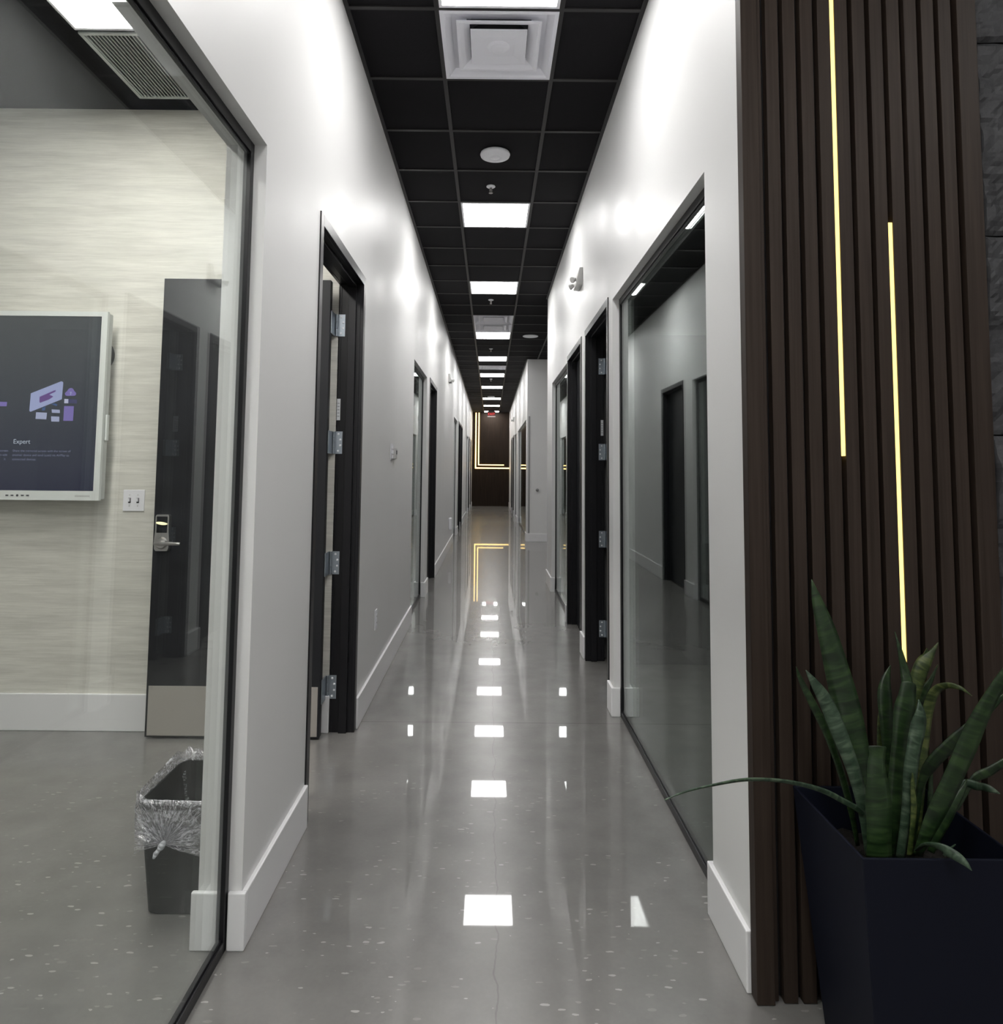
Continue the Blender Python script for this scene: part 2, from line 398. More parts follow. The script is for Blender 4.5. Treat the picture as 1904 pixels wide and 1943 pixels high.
window(1, *GR[0], TINT, 'large reflecting glazed opening, nearest on the right')
window(1, *GR[1], TINT, 'second glazed opening on the right just before the alcove')
window(1, *GR[2], TINT, 'glazed opening on the right just past the alcove')
window(1, *GR[3], TINT, 'farthest glazed opening along the right wall')

# ------------------------------------------------------------------ doors
dn = 0
def hinge(parent, s, yj, xk, z, face=-1):
    """on the far jamb face (y=yj), knuckle at local x=xk; plate runs toward the corridor"""
    bm = new()
    box(bm, xk+s*.004, xk+s*.046, yj-.003, yj, z-.062, z+.062)
    box(bm, xk-s*.012, xk-s*.008, yj-.098, yj-.004, z-.062, z+.062)
    for q in range(3): cyl(bm, (xk, yj-.006, z-.062+q*.0413+.001), (xk, yj-.006, z-.062+(q+1)*.0413-.001), .0065, n=10)
    h_ = obj('hinge', bm, GALV, parent)
    bm = new()
    for dx, dz in ((.024, .047), (.035, .016), (.035, -.016), (.024, -.047)):
        cyl(bm, (xk+s*dx, yj-.003, z+dz), (xk+s*dx, yj-.0055, z+dz), .0062, .0042, 10)
    obj('screw', bm, SCREW, h_)
def door(side, a, b, label, opened=True, hinges=True, plate=True, detail=False):
    global dn; dn += 1
    s = 1 if side < 0 else -1; xw = XL if side < 0 else XR; xi = xw - s*TH
    ym = (a+b)/2; A, Bb = a-ym, b-ym; z1 = DT
    D = sempty('door_%d' % dn, label, (xw, ym, 0))
    lx = lambda x: x-xw
    o1, o2 = s*.006, lx(xi)-s*.006
    cw = .05; bm = new()
    for y0, y1 in ((A, A+cw), (Bb-cw, Bb)):
        # corridor casing, room casing, rebated jamb in between
        jy0, jy1 = (y0+ins, y1) if y0 == A else (y0, y1-ins)
        box(bm, o1, -s*.012, y0, y1, 0, z1)
        box(bm, o2, o2+s*.018, y0, y1, 0, z1)
        box(bm, -s*.012, o2+s*.018, jy0, jy1, 0, z1-ins)
        sy0, sy1 = (y1, y1+.016) if y0 == A else (y0-.016, y0)
        box(bm, -s*.035, -s*.078, sy0, sy1, 0, z1-cw-.016)
    box(bm, o1, -s*.012, A+cw, Bb-cw, z1-cw, z1); box(bm, o2, o2+s*.018, A+cw, Bb-cw, z1-cw, z1)
    box(bm, -s*.012, o2+s*.018, A+cw, Bb-cw, z1-cw, z1-ins)
    box(bm, -s*.035, -s*.078, A+cw, Bb-cw, z1-cw-.016, z1-cw)
    obj('door_frame', bm, BLACKM, D, bevel=.0015)
    yj = Bb-cw; xk = lx(xi) - s*.012
    lw = Bb-A-2*cw-.03
    if opened:
        x0 = xk - s*.014; y0, y1 = yj-.112, yj-.067
        leaf = bobj('door_leaf', (x0, x0-s*lw, y0, y1, .010, z1-cw-.006), DOORM, D, bevel=.002)
        if detail:
            xe = x0 - s*lw
            bobj('kickplate', (x0-s*.012, xe+s*.012, y0-.0025, y0, .018, .272), KICK, leaf, bevel=.0008)
            # screws of kickplate
            bm = new()
            for i in range(6):
                for z in (.03, .26): cyl(bm, (x0-s*(.03+i*(lw-.06)/5), y0-.0025, z), (x0-s*(.03+i*(lw-.06)/5), y0-.004, z), .004, n=8)
            obj('screw', bm, STEEL, leaf)
            # lever lock with keypad
            xc = xe + s*.056
            bm = new(); prof = []
            zs = [(.975, .030), (.985, .038), (1.03, .041), (1.08, .036), (1.14, .037), (1.160, .036), (1.168, .030)]
            fr = [[bm.verts.new((xc+q*wd, y0-dpt, z)) for q in (-1, 1)] for dpt in (.024,) for z, wd in zs]
            bk = [[bm.verts.new((xc+q*(wd+.003), y0, z)) for q in (-1, 1)] for z, wd in zs]
            for i in range(len(zs)-1):
                bm.faces.new((fr[i][0], fr[i][1], fr[i+1][1], fr[i+1][0]))
                bm.faces.new((fr[i][0], fr[i+1][0], bk[i+1][0], bk[i][0])); bm.faces.new((fr[i][1], bk[i][1], bk[i+1][1], fr[i+1][1]))
            bm.faces.new((fr[0][0], bk[0][0], bk[0][1], fr[0][1])); bm.faces.new((fr[-1][0], fr[-1][1], bk[-1][1], bk[-1][0]))
            obj('lock_case', bm, STEEL, leaf, bevel=.003)
            bobj('keypad', (xc-.028, xc+.028, y0-.027, y0-.0235, 1.072, 1.158), mat('gloss_black', (.01, .01, .012), .1), leaf, bevel=.004)
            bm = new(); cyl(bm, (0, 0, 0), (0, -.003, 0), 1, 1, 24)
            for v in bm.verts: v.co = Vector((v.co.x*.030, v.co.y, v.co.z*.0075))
            g_ = obj('keypad_glint', bm, emis('painted_glint', (1, .9, .5), 1.6), leaf, loc=(xc, y0-.0272, 1.122)); g_.rotation_euler = (0, .12, 0)  # emissive ellipse puts a bright reflection onto the keypad
            bm = new(); cyl(bm, (xc, y0-.024, 1.018), (xc, y0-.034, 1.018), .033, .026, 28); cyl(bm, (xc, y0-.034, 1.018), (xc, y0-.062, 1.018), .012, n=16)
            obj('rose', bm, STEEL, leaf, smooth=False)
            bm = new(); pts = [(-.018, .009), (0, .011), (.05, .0105), (.10, .009), (.118, .007)]
            for (p, ra), (q, rb) in zip(pts, pts[1:]): cyl(bm, (xc-.0+s*p, y0-.064, 1.019), (xc+s*q, y0-.064, 1.019), ra, rb, 14)
            obj('lever_handle', bm, STEEL, leaf)
    else:
        bobj('door_leaf', (-s*.080, -s*.124, A+cw+.003, Bb-cw-.003, .010, z1-cw-.004), DOORM, D, bevel=.002)
    if hinges:
        for z in (2.225, 1.565, .905, .240): hinge(D, s, yj, xk, z)
    if plate:
        o = bobj('label_plate', (xk+s*.010, xk+s*.030, yj-.0012, yj, 1.69, 1.81), mat('foil_label', (.7, .72, .74), .35, .3), D)
        bm = new()
        for i in range(5): box(bm, xk+s*.014, xk+s*.026, yj-.0018, yj-.0012, 1.71+i*.018, 1.715+i*.018)
        obj('print_line', bm, mat('label_ink', (.35, .36, .38), .5), o)
    return D
door(-1, *DL[0], 'black door standing open into the meeting room, nearest on the left', detail=True)
door(-1, *DL[1], 'black door beyond the second left window', opened=False, hinges=False, plate=False)
door(-1, *DL[2], 'first of two adjacent black doors far down the left wall', opened=False, hinges=False, plate=False)
door(-1, *DL[3], 'second of two adjacent black doors far down the left wall', opened=False, hinges=False, plate=False)
door(-1, *DL[4], 'black door just past the farthest left window', opened=False, hinges=False, plate=False)
door(-1, *DL[5], 'last black door on the left before the panelled end wall', opened=False, hinges=False, plate=False)
door(1, *DR[0], 'black open door frame with hinges, nearest on the right')
door(1, *DR[1], 'second black door on the right wall', opened=False, hinges=False, plate=False)
door(1, *DR[2], 'black door far down the right wall', opened=False, hinges=False, plate=False)
door(1, *DR[3], 'last black door on the right before the panelled end wall', opened=False, hinges=False, plate=False)

# ------------------------------------------------------------------ ceiling lights
def tile(k): return CY0+(k+.5)*T
CXM = CX0+T/2
def panel_light(lab):
    t = thing('ceiling_light', lab, 'ceiling light', (CXM, 0, H), 0, 'square corridor ceiling lights')
    hw = T/2-.013; bm = new()
    for a in ((-hw, hw, -hw, -hw+.016), (-hw, hw, hw-.016, hw), (-hw, -hw+.016, -hw+.016, hw-.016), (hw-.016, hw, -hw+.016, hw-.016)): box(bm, *a, -.006, .003)
    obj('frame', bm, WHITEP, t)
    bobj('diffuser', (-hw+.016, hw-.016, -hw+.016, hw-.016, -.004, .002), PANELM, t)
    return t
lights = [(-9, 'added unseen lit ceiling panel in the lobby behind the viewpoint'), (-5, 'square lit ceiling panel above the viewpoint'), (-1, 'bright square panel cut by the top edge, nearest in the corridor ceiling'),  # lobby panel behind the viewpoint is added as unseen fill
 (4, 'bright square panel just past the nearest sprinkler, large in the corridor ceiling'),
 (8, 'second full square panel down the corridor ceiling'), (13, 'square panel right after the paired grey vents'),
 (17, 'square panel just before the small far vent'), (21, 'square panel just after the small far vent'), (25, 'seventh square panel down the corridor, before the far disc'),
 (30, 'square panel after the small far ceiling disc'), (34, 'last full square panel before the exit sign'), (38, 'farthest square panel half hidden by the exit sign')]
L0 = None
for k, lab in lights:
    if L0 is None: L0 = panel_light(lab); L0.location.y = tile(k)
    else: dup(L0, (CXM, tile(k), H), 0, lab)

dup(L0, (CXM+2*T, tile(-8), H), 0, 'added unseen lit panel in the lobby ceiling, off to the right')  # extra panel out of view, added to brighten the near reveals
dup(L0, (CXM+4*T, tile(-5), H), 0, 'added unseen lit panel in the lobby ceiling facing the slate wall')  # another unseen fill panel, added to lift the slats and slate
# ------------------------------------------------------------------ vents
def diffuser():
    t = thing('ceiling_vent', '', 'vent', (CXM, 0, H), 0, 'square ceiling vents')
    hw = T/2-.010
    def ring(bm, ro, zo, ri, zi):
        o_ = [bm.verts.new((x*ro, y*ro, zo)) for x, y in ((-1, -1), (1, -1), (1, 1), (-1, 1))]
        i_ = [bm.verts.new((x*ri, y*ri, zi)) for x, y in ((-1, -1), (1, -1), (1, 1), (-1, 1))]
        for a in range(4): bm.faces.new((o_[a], o_[(a+1) % 4], i_[(a+1) % 4], i_[a]))
    bm = new(); ring(bm, hw, -.006, hw-.02, -.006); ring(bm, hw-.02, -.006, hw-.028, .004); ring(bm, hw-.028, .004, hw-.055, .026); ring(bm, hw-.055, .026, .165, .042); ring(bm, hw, .003, hw, -.006)
    f = obj('outer_frame', bm, VENTM, t)
    bm = new(); lathe(bm, [(.165, .040), (.165, .10)], 28); lathe(bm, [(0, .10), (.165, .10)], 28); obj('neck', bm, DARKIN, t)
    bm = new(); ring(bm, .215, -.004, .20, -.004); ring(bm, .20, -.004, .18, .010); ring(bm, .18, .010, .15, .024); ring(bm, .215, -.004, .215, .002); ring(bm, .215, .002, .15, .030)
    obj('middle_cone', bm, VENTM, t)
    bm = new(); ring(bm, .146, -.006, .142, -.006); ring(bm, .142, -.006, .07, .0); ring(bm, .146, -.006, .146, .003); ring(bm, .146, .003, .0001, .006)
    lathe(bm, [(.10, -.001), (.06, -.002), (.045, -.010), (.02, -.013), (0, -.013)], 24)
    o = obj('centre_plate', bm, VENTM, t)
    for x in (-.15, .15): bobj('spring_clip', (x-.006, x+.006, .20, .212, .0, .026), STEEL, t)
    return t
V0 = diffuser()
for i, (k, lab) in enumerate([(0, 'large square grey vent beside the nearest ceiling light'), (11, 'near one of the two adjoining grey ceiling vents'),
                              (12, 'far one of the two adjoining grey ceiling vents'), (19, 'small square vent between two far ceiling lights')]):
    if i == 0: V0.location.y = tile(k); V0['label'] = lab
    else: dup(V0, (CXM, tile(k), H), 0, lab)

# access point, speakers, detectors
def disc(name, lab, cat, r, loc):
    t = thing(name, lab, cat, loc)
    bm = new(); lathe(bm, [(r*.8, .003), (r*.97, -.004), (r, -.014), (r*.96, -.026), (r*.7, -.035), (r*.36, -.038), (r*.34, -.0365), (r*.31, -.0365), (r*.29, -.0385), (0, -.040)], 48)
    obj('cover', bm, WHITEP, t, smooth=True); return t
disc('access_point', 'round white wireless access point on the near black ceiling tile', 'wireless access point', .106, (.012, 4.755, H))
t = thing('ceiling_speaker', 'flat round white speaker grille in the ceiling by the alcove', 'speaker', (.65, 11.49, H))
bm = new(); lathe(bm, [(.128, .003), (.130, -.004), (.122, -.008), (.118, -.005), (0, -.006)], 40); obj('grille', bm, WHITEP, t)
disc('smoke_detector', 'small round white detector far along the corridor ceiling', 'smoke detector', .11, (.0, 21.1, H))

def sprinkler(lab, loc):
    t = thing('sprinkler_head', lab, 'sprinkler', loc, 0, 'ceiling sprinkler heads')
    bm = new(); lathe(bm, [(.034, .003), (.036, -.003), (.026, -.010), (.014, -.012), (0, -.012)], 24); obj('escutcheon', bm, WHITEP, t)
    bm = new(); cyl(bm, (0, 0, -.01), (0, 0, -.03), .010, n=12)
    for q in (-1, 1): cyl(bm, (q*.010, 0, -.028), (q*.006, 0, -.052), .003, n=8)
    cyl(bm, (0, 0, -.03), (0, 0, -.05), .003, n=8)
    obj('body', bm, STEEL, t)
    bm = new(); cyl(bm, (0, 0, -.052), (0, 0, -.055), .016, n=20); obj('deflector', bm, STEEL, t)
    return t
S0 = sprinkler('small metal sprinkler head just in front of the first full light panel', (-.018, 5.34, H))
dup(S0, (-.015, 9.02, H), 0, 'small metal sprinkler head just beyond the second full light panel')
dup(S0, (-.012, 12.75, H), 0, 'sprinkler head beyond the light that follows the paired vents')
dup(S0, (-.010, 17.05, H), 0, 'farthest visible sprinkler head in the corridor ceiling')

# exit sign
t = thing('exit_sign', 'small hanging exit sign with red lettering near the end wall', 'exit sign', (.02, 26.2, H))
bobj('canopy', (-.12, .12, -.03, .03, -.035, -.004), mat('sign_housing', (.05, .045, .045), .4), t, bevel=.003)
p = bobj('sign_panel', (-.15, .15, -.006, .006, -.235, -.035), mat('sign_face', (.07, .03, .03), .3), t, bevel=.002)
bobj('light_bar', (-.15, .15, -.012, .012, -.243, -.228), emis('sign_edge', (1, .85, .85), 1.2), t)
text('lettering', 'EXIT', .13, (0, -.0075, -.185), (math.pi/2, 0, 0), emis('sign_red', (1, .04, .03), 1.3), p, ax='CENTER')

# emergency lights
def emergency(lab, loc, rz):
    # local: wall is at x=0 plane, fixture extends to -x ; length along y
    t = thing('emergency_light', lab, 'emergency light', loc, rz, 'twin head emergency lights')
    bm = new(); ln = .115
    pr = [(0, -.072), (-.050, -.066), (-.052, -.03), (-.028, .070), (0, .073)]
    a = [bm.verts.new((x, -ln, z)) for x, z in pr]; b = [bm.verts.new((x, ln, z)) for x, z in pr]
    bm.faces.new(a); bm.faces.new(b[::-1])
    for i in range(5): bm.faces.new((a[i], b[i], b[(i+1) % 5], a[(i+1) % 5]))
    obj('housing', bm, GREYP, t, bevel=.005)
    for y, az, cz_ in ((-.07, -.9, -.022), (.07, .7, -.040)):
        d = Vector((-.75, az*.55, -.35)).normalized(); c = Vector((-.072, y, cz_))
        bm = new(); cyl(bm, c-d*.022, c+d*.008, .013, .024, 24); cyl(bm, c+d*.008, c+d*.016, .025, .025, 24); cyl(bm, (-.035, y, -.03), c, .007, n=10)
        h = obj('lamp_head', bm, GREYP, t)
        bm = new(); cyl(bm, c+d*.0162, c+d*.0182, .021, .020, 24); obj('lens', bm, mat('lamp_lens', (.6, .6, .58), .15), h)
    return t
E0 = emergency('twin head emergency light high on the right wall above the doors', (XR, 5.60, 2.99), 0)
dup(E0, (XL, 11.80, 2.97), math.pi, 'twin head emergency light high on the left wall')
dup(E0, (XR, 21.7, 3.0), 0, 'distant emergency light high on the far right wall')

# ------------------------------------------------------------------ wall devices
def plate_thing(name, lab, cat, loc, rz, w_, h_, kind):
    # local: plate in the xz plane facing -y
    t = thing(name, lab, cat, loc, rz)
    bobj('cover_plate', (-w_/2, w_/2, -.006, 0, -h_/2, h_/2), WHITEP, t, bevel=.0025)
    if kind == 'toggle2':
        for x in (-.023, .023):
            o = bobj('toggle', (x-.004, x+.004, -.018, -.006, -.006, .012), WHITEP, t, bevel=.001)
            bobj('slot', (x-.007, x+.007, -.0068, -.0055, -.014, .014), DARKIN, o)
        for x in (-.023, .023):
            for z in (-.03, .03):
                bm = new(); cyl(bm, (x, -.006, z), (x, -.0072, z), .003, n=8); obj('screw', bm, GREYP, t)
    if kind == 'rocker':
        for z in (-.036, 0, .036): bobj('button', (-.018, .018, -.018, -.006, z-.013, z+.013), WHITEP, t, bevel=.002)
    if kind == 'outlet':
        for z in (-.02, .02):
            o = bobj('socket', (-.016, .016, -.009, -.006, z-.014, z+.014), WHITEP, t, bevel=.002)
            bobj('slot', [(-.007, -.005, -.0096, -.009, z-.005, z+.005), (.005, .007, -.0096, -.009, z-.005, z+.005)], DARKIN, o)
    return t
LW = -math.pi/2+math.pi   # facing +x for the left wall
plate_thing('light_switch', 'white double toggle switch plate on beige wall below the display', 'light switch', (-1.968, 3.855, 1.235), 0, .118, .118, 'toggle2')
plate_thing('wall_switch', 'white button switch plate on the left corridor wall between door and window', 'light switch', (XL, 5.08, 1.545), LW, .075, .125, 'rocker')
t = thing('thermostat', 'small grey thermostat beside the left corridor switch plate', 'thermostat', (XL, 5.21, 1.53))
bobj('case', (0, .024, -.035, .035, -.035, .045), GREYP, t, bevel=.004)
bobj('display', (.024, .0252, -.022, .022, .0, .03), DARKIN, t)
plate_thing('wall_outlet', 'white duplex outlet low on the left corridor wall', 'outlet', (XL, 4.53, .457), LW, .072, .125, 'outlet')
t = thing('air_freshener', 'small rounded white plug-in device low on the far left wall', 'plug-in device', (XL, 12.3, .47))
bobj('body', (.001, .06, -.05, .05, -.11, .1), WHITEP, t, bevel=.02)
bobj('vent', (.02, .045, -.02, .02, .098, .103), GREYP, t)
t = thing('wall_bumper', 'small round chrome bumper on the grey alcove wall', 'wall bumper', (.94, 13.9, 1.02))
bm = new(); cyl(bm, (0, 0, 0), (0, -.012, 0), .032, .03, 24); obj('rose', bm, mat('chrome', (.35, .35, .35), .2, 1), t)
bm = new(); lathe(bm, [(0, .034), (.016, .030), (.024, .018), (.022, .006), (.010, -.002), (.010, -.02)], 20)
o = obj('bumper_tip', bm, MATS['chrome'], t, smooth=True); o.rotation_euler = (math.pi/2, 0, 0); o.location = (0, -.024, 0)

# ------------------------------------------------------------------ meeting room
t = thing('ceiling_light', 'long narrow lit ceiling panel inside the meeting room', 'ceiling light', (-1.815, 2.50, RC))
bm = new()
for a in ((-.155, .155, -.615, -.60), (-.155, .155, .60, .615), (-.155, -.143, -.60, .60), (.143, .155, -.60, .60)): box(bm, *a, -.006, .003)
obj('frame', bm, WHITEP, t); bobj('diffuser', (-.143, .143, -.60, .60, -.004, .002), ROOMM, t)
dup(t, (-1.815, .10, RC), 0, 'added unseen long lit panel over the near end of the meeting room')  # extra panel out of view, added to brighten the glazing reveal
t = thing('air_grille', 'slatted return air grille in the meeting room ceiling', 'air grille', (-1.817, 3.425, RC))
bm = new()
for a in ((-.152, .152, -.29, -.272), (-.152, .152, .272, .29), (-.152, -.134, -.272, .272), (.134, .152, -.272, .272)): box(bm, *a, -.008, .003)
obj('frame', bm, mat('grille_enamel', (.55, .58, .56), .4), t, bevel=.0015)
bm = new()
for i in range(15):
    x = -.128+i*.0183
    v = [bm.verts.new(p) for p in ((x, -.272, -.006), (x-.005, -.272, .010), (x-.005, .272, .010), (x, .272, -.006), (x+.0045, -.272, -.006), (x-.001, -.272, .010), (x-.001, .272, .010), (x+.0045, .272, -.006))]
    for f in ((0, 1, 2, 3), (7, 6, 5, 4), (0, 4, 5, 1), (1, 5, 6, 2), (2, 6, 7, 3), (3, 7, 4, 0)): bm.faces.new([v[q] for q in f])
obj('louvre', bm, MATS['grille_enamel'], t)
bobj('duct_back', [(-.136, .136, -.274, .274, .05, .055), (-.136, -.1345, -.274, .274, .004, .05), (.1345, .136, -.274, .274, .004, .05)], BACKING, t)

# interactive display
FY = 3.715; SR, ST, SB = -2.118, 2.233, 1.289; SL = SR-1.68
tv = thing('wall_display', 'white framed interactive display mounted on the beige wall', 'display', ((SL+SR)/2, 3.855, 1.24))
ox, oy, oz = tv.location
def TB(name, b, m, par=tv, bevel=0): return bobj(name, (b[0]-ox, b[1]-ox, b[2]-oy, b[3]-oy, b[4]-oz, b[5]-oz), m, par, bevel)
BEZ = mat('bezel_white', (.74, .77, .75), .35); OL, OR, OT, OB = SL-.03, -2.086, 2.259, 1.239
bm = new()
for b_ in ((OL, SL, FY, FY+.02, OB, OT), (SR, OR, FY, FY+.02, OB, OT), (SL, SR, FY, FY+.02, ST, OT), (SL, SR, FY, FY+.02, OB, SB)):
    box(bm, b_[0]-ox, b_[1]-ox, b_[2]-oy, b_[3]-oy, b_[4]-oz, b_[5]-oz)
obj('bezel', bm, BEZ, tv)
TB('rear_case', (OL+.002, OR-.002, FY+.02, FY+.062, OB+.004, OT-.004), mat('case_grey', (.55, .57, .55), .4), bevel=.006)
TB('wall_bracket', (-3.2, -2.7, FY+.062, 3.855, 1.5, 2.0), BLACKM)
TB('side_handle', (OR-.001, OR+.010, FY+.026, FY+.05, 1.56, 1.70), BEZ, bevel=.003)
bm = new(); cyl(bm, (OR-.122-ox, FY+.063-oy, 2.04-oz), (OR-.122-ox, 3.855-oy-.002, 2.04-oz), .095, n=28); obj('rear_speaker', bm, BACKING, tv)
scr = TB('screen', (SL, SR, FY+.006, FY+.010, SB, ST), SCREEN)
def P2(px, py): return (SR-(180-px)/353.0-ox, ST-(py-600)/353.0-oz)
def poly(name, pts, m, d=.0005, par=scr):
    bm = new(); y = FY+.006-oy-d
    f = [bm.verts.new((P2(*p)[0], y, P2(*p)[1])) for p in pts]; b = [bm.verts.new((v.co.x, y+.0004, v.co.z)) for v in f]
    bm.faces.new(f); n_ = len(f)
    for i in range(n_): bm.faces.new((f[i], b[i], b[(i+1) % n_], f[(i+1) % n_]))
    o = obj(name, bm, m, par); return o
SCm = lambda n, c, s=.75: emis('screen_'+n, c, s)
c8 = lambda x, y: (x/6.94, 680+y/6.94)
LAV = SCm('lavender', (.42, .46, .72)); LAV2 = SCm('lilac', (.25, .2, .52)); WH = SCm('pale', (.45, .48, .68)); PUR = SCm('purple', (.18, .10, .30)); BLU = SCm('blue', (.08, .13, .28))
poly('picture_board', [c8(355, 480), c8(750, 315), c8(775, 330), c8(768, 555), c8(365, 725), c8(348, 712)], LAV)
poly('picture_hand', [c8(475, 525), c8(660, 440), c8(682, 435), c8(680, 455), c8(600, 495), c8(655, 520), c8(600, 560), c8(485, 605), c8(475, 590)], PUR, .001)
poly('picture_stand', [c8(515, 670), c8(560, 655), c8(555, 705), c8(515, 710)], BLU, .001); poly('picture_stand', [c8(630, 620), c8(680, 610), c8(715, 625), c8(705, 648), c8(680, 640)], BLU, .001)
import itertools
cl = []
for cxx, cyy, r, a0, a1 in ((835, 480, 30, 90, 200), (880, 450, 45, 190, 350), (925, 480, 28, 300, 450)):
    for i in range(9):
        a = math.radians(a0+(a1-a0)*i/8); cl.append(c8(cxx+r*math.cos(a), cyy+r*math.sin(a)))
poly('picture_cloud', cl, LAV2)
poly('picture_arrow', [c8(878, 500), c8(878, 470), c8(868, 474), c8(883, 448), c8(898, 474), c8(888, 470), c8(888, 500)], LAV, .001)
poly('picture_toggle', [c8(855, 552), c8(970, 556), c8(970, 610), c8(855, 608)], SCm('slate', (.08, .08, .17))); poly('picture_toggle', [c8(803, 550), c8(855, 552), c8(855, 608), c8(803, 608)], SCm('white', (.6, .6, .8)), .001)
poly('picture_card', [c8(803, 645), c8(932, 645), c8(930, 840), c8(803, 840)], LAV2)
poly('picture_card', [c8(438, 730), c8(582, 735), c8(578, 823), c8(436, 818)], WH); poly('picture_card', [c8(640, 690), c8(748, 695), c8(752, 738), c8(648, 735)], WH)
poly('picture_card', [c8(638, 782), c8(748, 786), c8(750, 852), c8(645, 850)], WH); poly('picture_card', [c8(-60, 596), c8(48, 598), c8(46, 655), c8(-60, 655)], LAV2)
TX = SCm('text', (.45, .5, .58), .8); TX2 = SCm('smalltext', (.17, .18, .27), .8); R90 = (math.pi/2, 0, 0)
def stext(body, px, py, size, m, ax='LEFT'):
    x, z = P2(px, py); text('screen_text', body, size, (x, FY+.0052-oy, z), R90, m, scr, .0002, ax)
stext('Expert', 23, 845, .034, TX)
for i, ln in enumerate(['Share the mirrored screen with the screen of', 'another device and send (cast) via AirPlay to', 'connected devices.']): stext(ln, 23, 860.5+i*8, .0168, TX2)
for i, ln in enumerate(['screen', 'can edit', 'it.']): stext(ln, 15-(i*1.5), 860.5+i*8, .0168, TX2, 'RIGHT')
bm = new()
for i in range(5):
    x = -2.575+i*.0275
    if i == 2: cyl(bm, (x-ox, FY-oy, 1.263-oz), (x-ox, FY-.002-oy, 1.263-oz), .006, n=12)
    else: box(bm, x-.007-ox, x+.007-ox, FY-.002-oy, FY-oy, 1.260-oz, 1.2665-oz)
obj('button', bm, mat('icon_grey', (.06, .06, .07), .5), tv)
text('maker_lettering', 'viewsonic', .021, (-2.215-ox, FY-.0006-oy, 1.257-oz), R90, mat('logo_grey', (.38, .39, .38), .4), tv, .0003)

# waste bin
BINX, BINY = -.992, 2.455
binn = thing('waste_bin', 'black plastic waste bin with a clear liner, inside the glass room', 'waste bin', (BINX, BINY, 0))
def rrect(hx, hy, r, z, n=6, j=0):
    out = []
    for cx, cy, a0 in ((hx-r, hy-r, 0), (-hx+r, hy-r, 90), (-hx+r, -hy+r, 180), (hx-r, -hy+r, 270)):
        for i in range(n+1):
            a = math.radians(a0+90*i/n); out.append(Vector((cx+r*math.cos(a), cy+r*math.sin(a), z)))
    return out
def loft(bm, rings, cap0=False, cap1=False):
    rr = [[bm.verts.new(p) for p in r] for r in rings]
    for a, b in zip(rr, rr[1:]):
        n_ = len(a)
        for i in range(n_): bm.faces.new((a[i], a[(i+1) % n_], b[(i+1) % n_], b[i]))
    if cap0: bm.faces.new(rr[0][::-1])
    if cap1: bm.faces.new(rr[-1])
bm = new()
loft(bm, [rrect(.088, .135, .03, 0), rrect(.095, .142, .03, .008), rrect(.120, .170, .035, .36), rrect(.126, .176, .037, .365), rrect(.126, .176, .037, .378), rrect(.119, .169, .033, .378), rrect(.092, .139, .028, .012)], True, True)
obj('bin_body', bm, mat('bin_black', (.008, .009, .010), .5, spec=.12), binn, bevel=0, smooth=False)
# liner: crumpled translucent film folded over the rim, gathered to a knot at the front
LIN = bpy.data.materials.new('clear_film'); LIN.use_nodes = True; N = LIN.node_tree.nodes; L = LIN.node_tree.links; N.clear()
out = N.new('ShaderNodeOutputMaterial'); tr = N.new('ShaderNodeBsdfTransparent'); gl = N.new('ShaderNodeBsdfGlossy'); gl.inputs['Roughness'].default_value = .10
gl.inputs[0].default_value = (.9, .9, .95, 1); df = N.new('ShaderNodeBsdfDiffuse'); df.inputs[0].default_value = (.75, .75, .8, 1)
m1 = N.new('ShaderNodeMixShader'); m1.inputs[0].default_value = .30; m2 = N.new('ShaderNodeMixShader'); m2.inputs[0].default_value = .06
tcx = N.new('ShaderNodeTexCoord'); nz = N.new('ShaderNodeTexNoise'); nz.inputs['Scale'].default_value = 28; nz.inputs['Detail'].default_value = 5; nz.inputs['Distortion'].default_value = 2
L.new(tcx.outputs['Object'], nz.inputs['Vector']); bp = N.new('ShaderNodeBump'); bp.inputs['Strength'].default_value = 1.0; bp.inputs['Distance'].default_value = .01
L.new(nz.outputs[0], bp.inputs['Height']); L.new(bp.outputs[0], gl.inputs['Normal'])
L.new(tr.outputs[0], m1.inputs[1]); L.new(gl.outputs[0], m1.inputs[2]);
def lm(op, a, b=None, c=None):
    m_ = N.new('ShaderNodeMath'); m_.operation = op
    for i_, v in enumerate((a, b, c)):
        if v is None: continue
        if isinstance(v, (int, float)): m_.inputs[i_].default_value = v
        else: L.new(v, m_.inputs[i_])
    return m_.outputs[0]
sx = N.new('ShaderNodeSeparateXYZ'); L.new(tcx.outputs['Object'], sx.inputs[0])
dx = lm('ADD', sx.outputs[0], .022); dz = lm('SUBTRACT', sx.outputs[2], .262)
an = lm('ARCTAN2', dz, dx); cv = N.new('ShaderNodeCombineXYZ'); L.new(lm('MULTIPLY', an, 7.0), cv.inputs[0]); L.new(lm('MULTIPLY', sx.outputs[1], 9.0), cv.inputs[1])
L.new(lm('MULTIPLY', lm('SQRT', lm('ADD', lm('MULTIPLY', dx, dx), lm('MULTIPLY', dz, dz))), 14.0), cv.inputs[2])
cr = N.new('ShaderNodeTexNoise'); cr.inputs['Scale'].default_value = 1.3; cr.inputs['Detail'].default_value = 4; cr.inputs['Distortion'].default_value = .6; L.new(cv.outputs[0], cr.inputs['Vector'])
cre = N.new('ShaderNodeMapRange'); cre.inputs[1].default_value = .035; cre.inputs[2].default_value = 0; cre.inputs[3].default_value = .03; cre.inputs[4].default_value = .75
L.new(lm('ABSOLUTE', lm('SUBTRACT', cr.outputs[0], .5)), cre.inputs[0]); L.new(cre.outputs[0], m2.inputs[0])
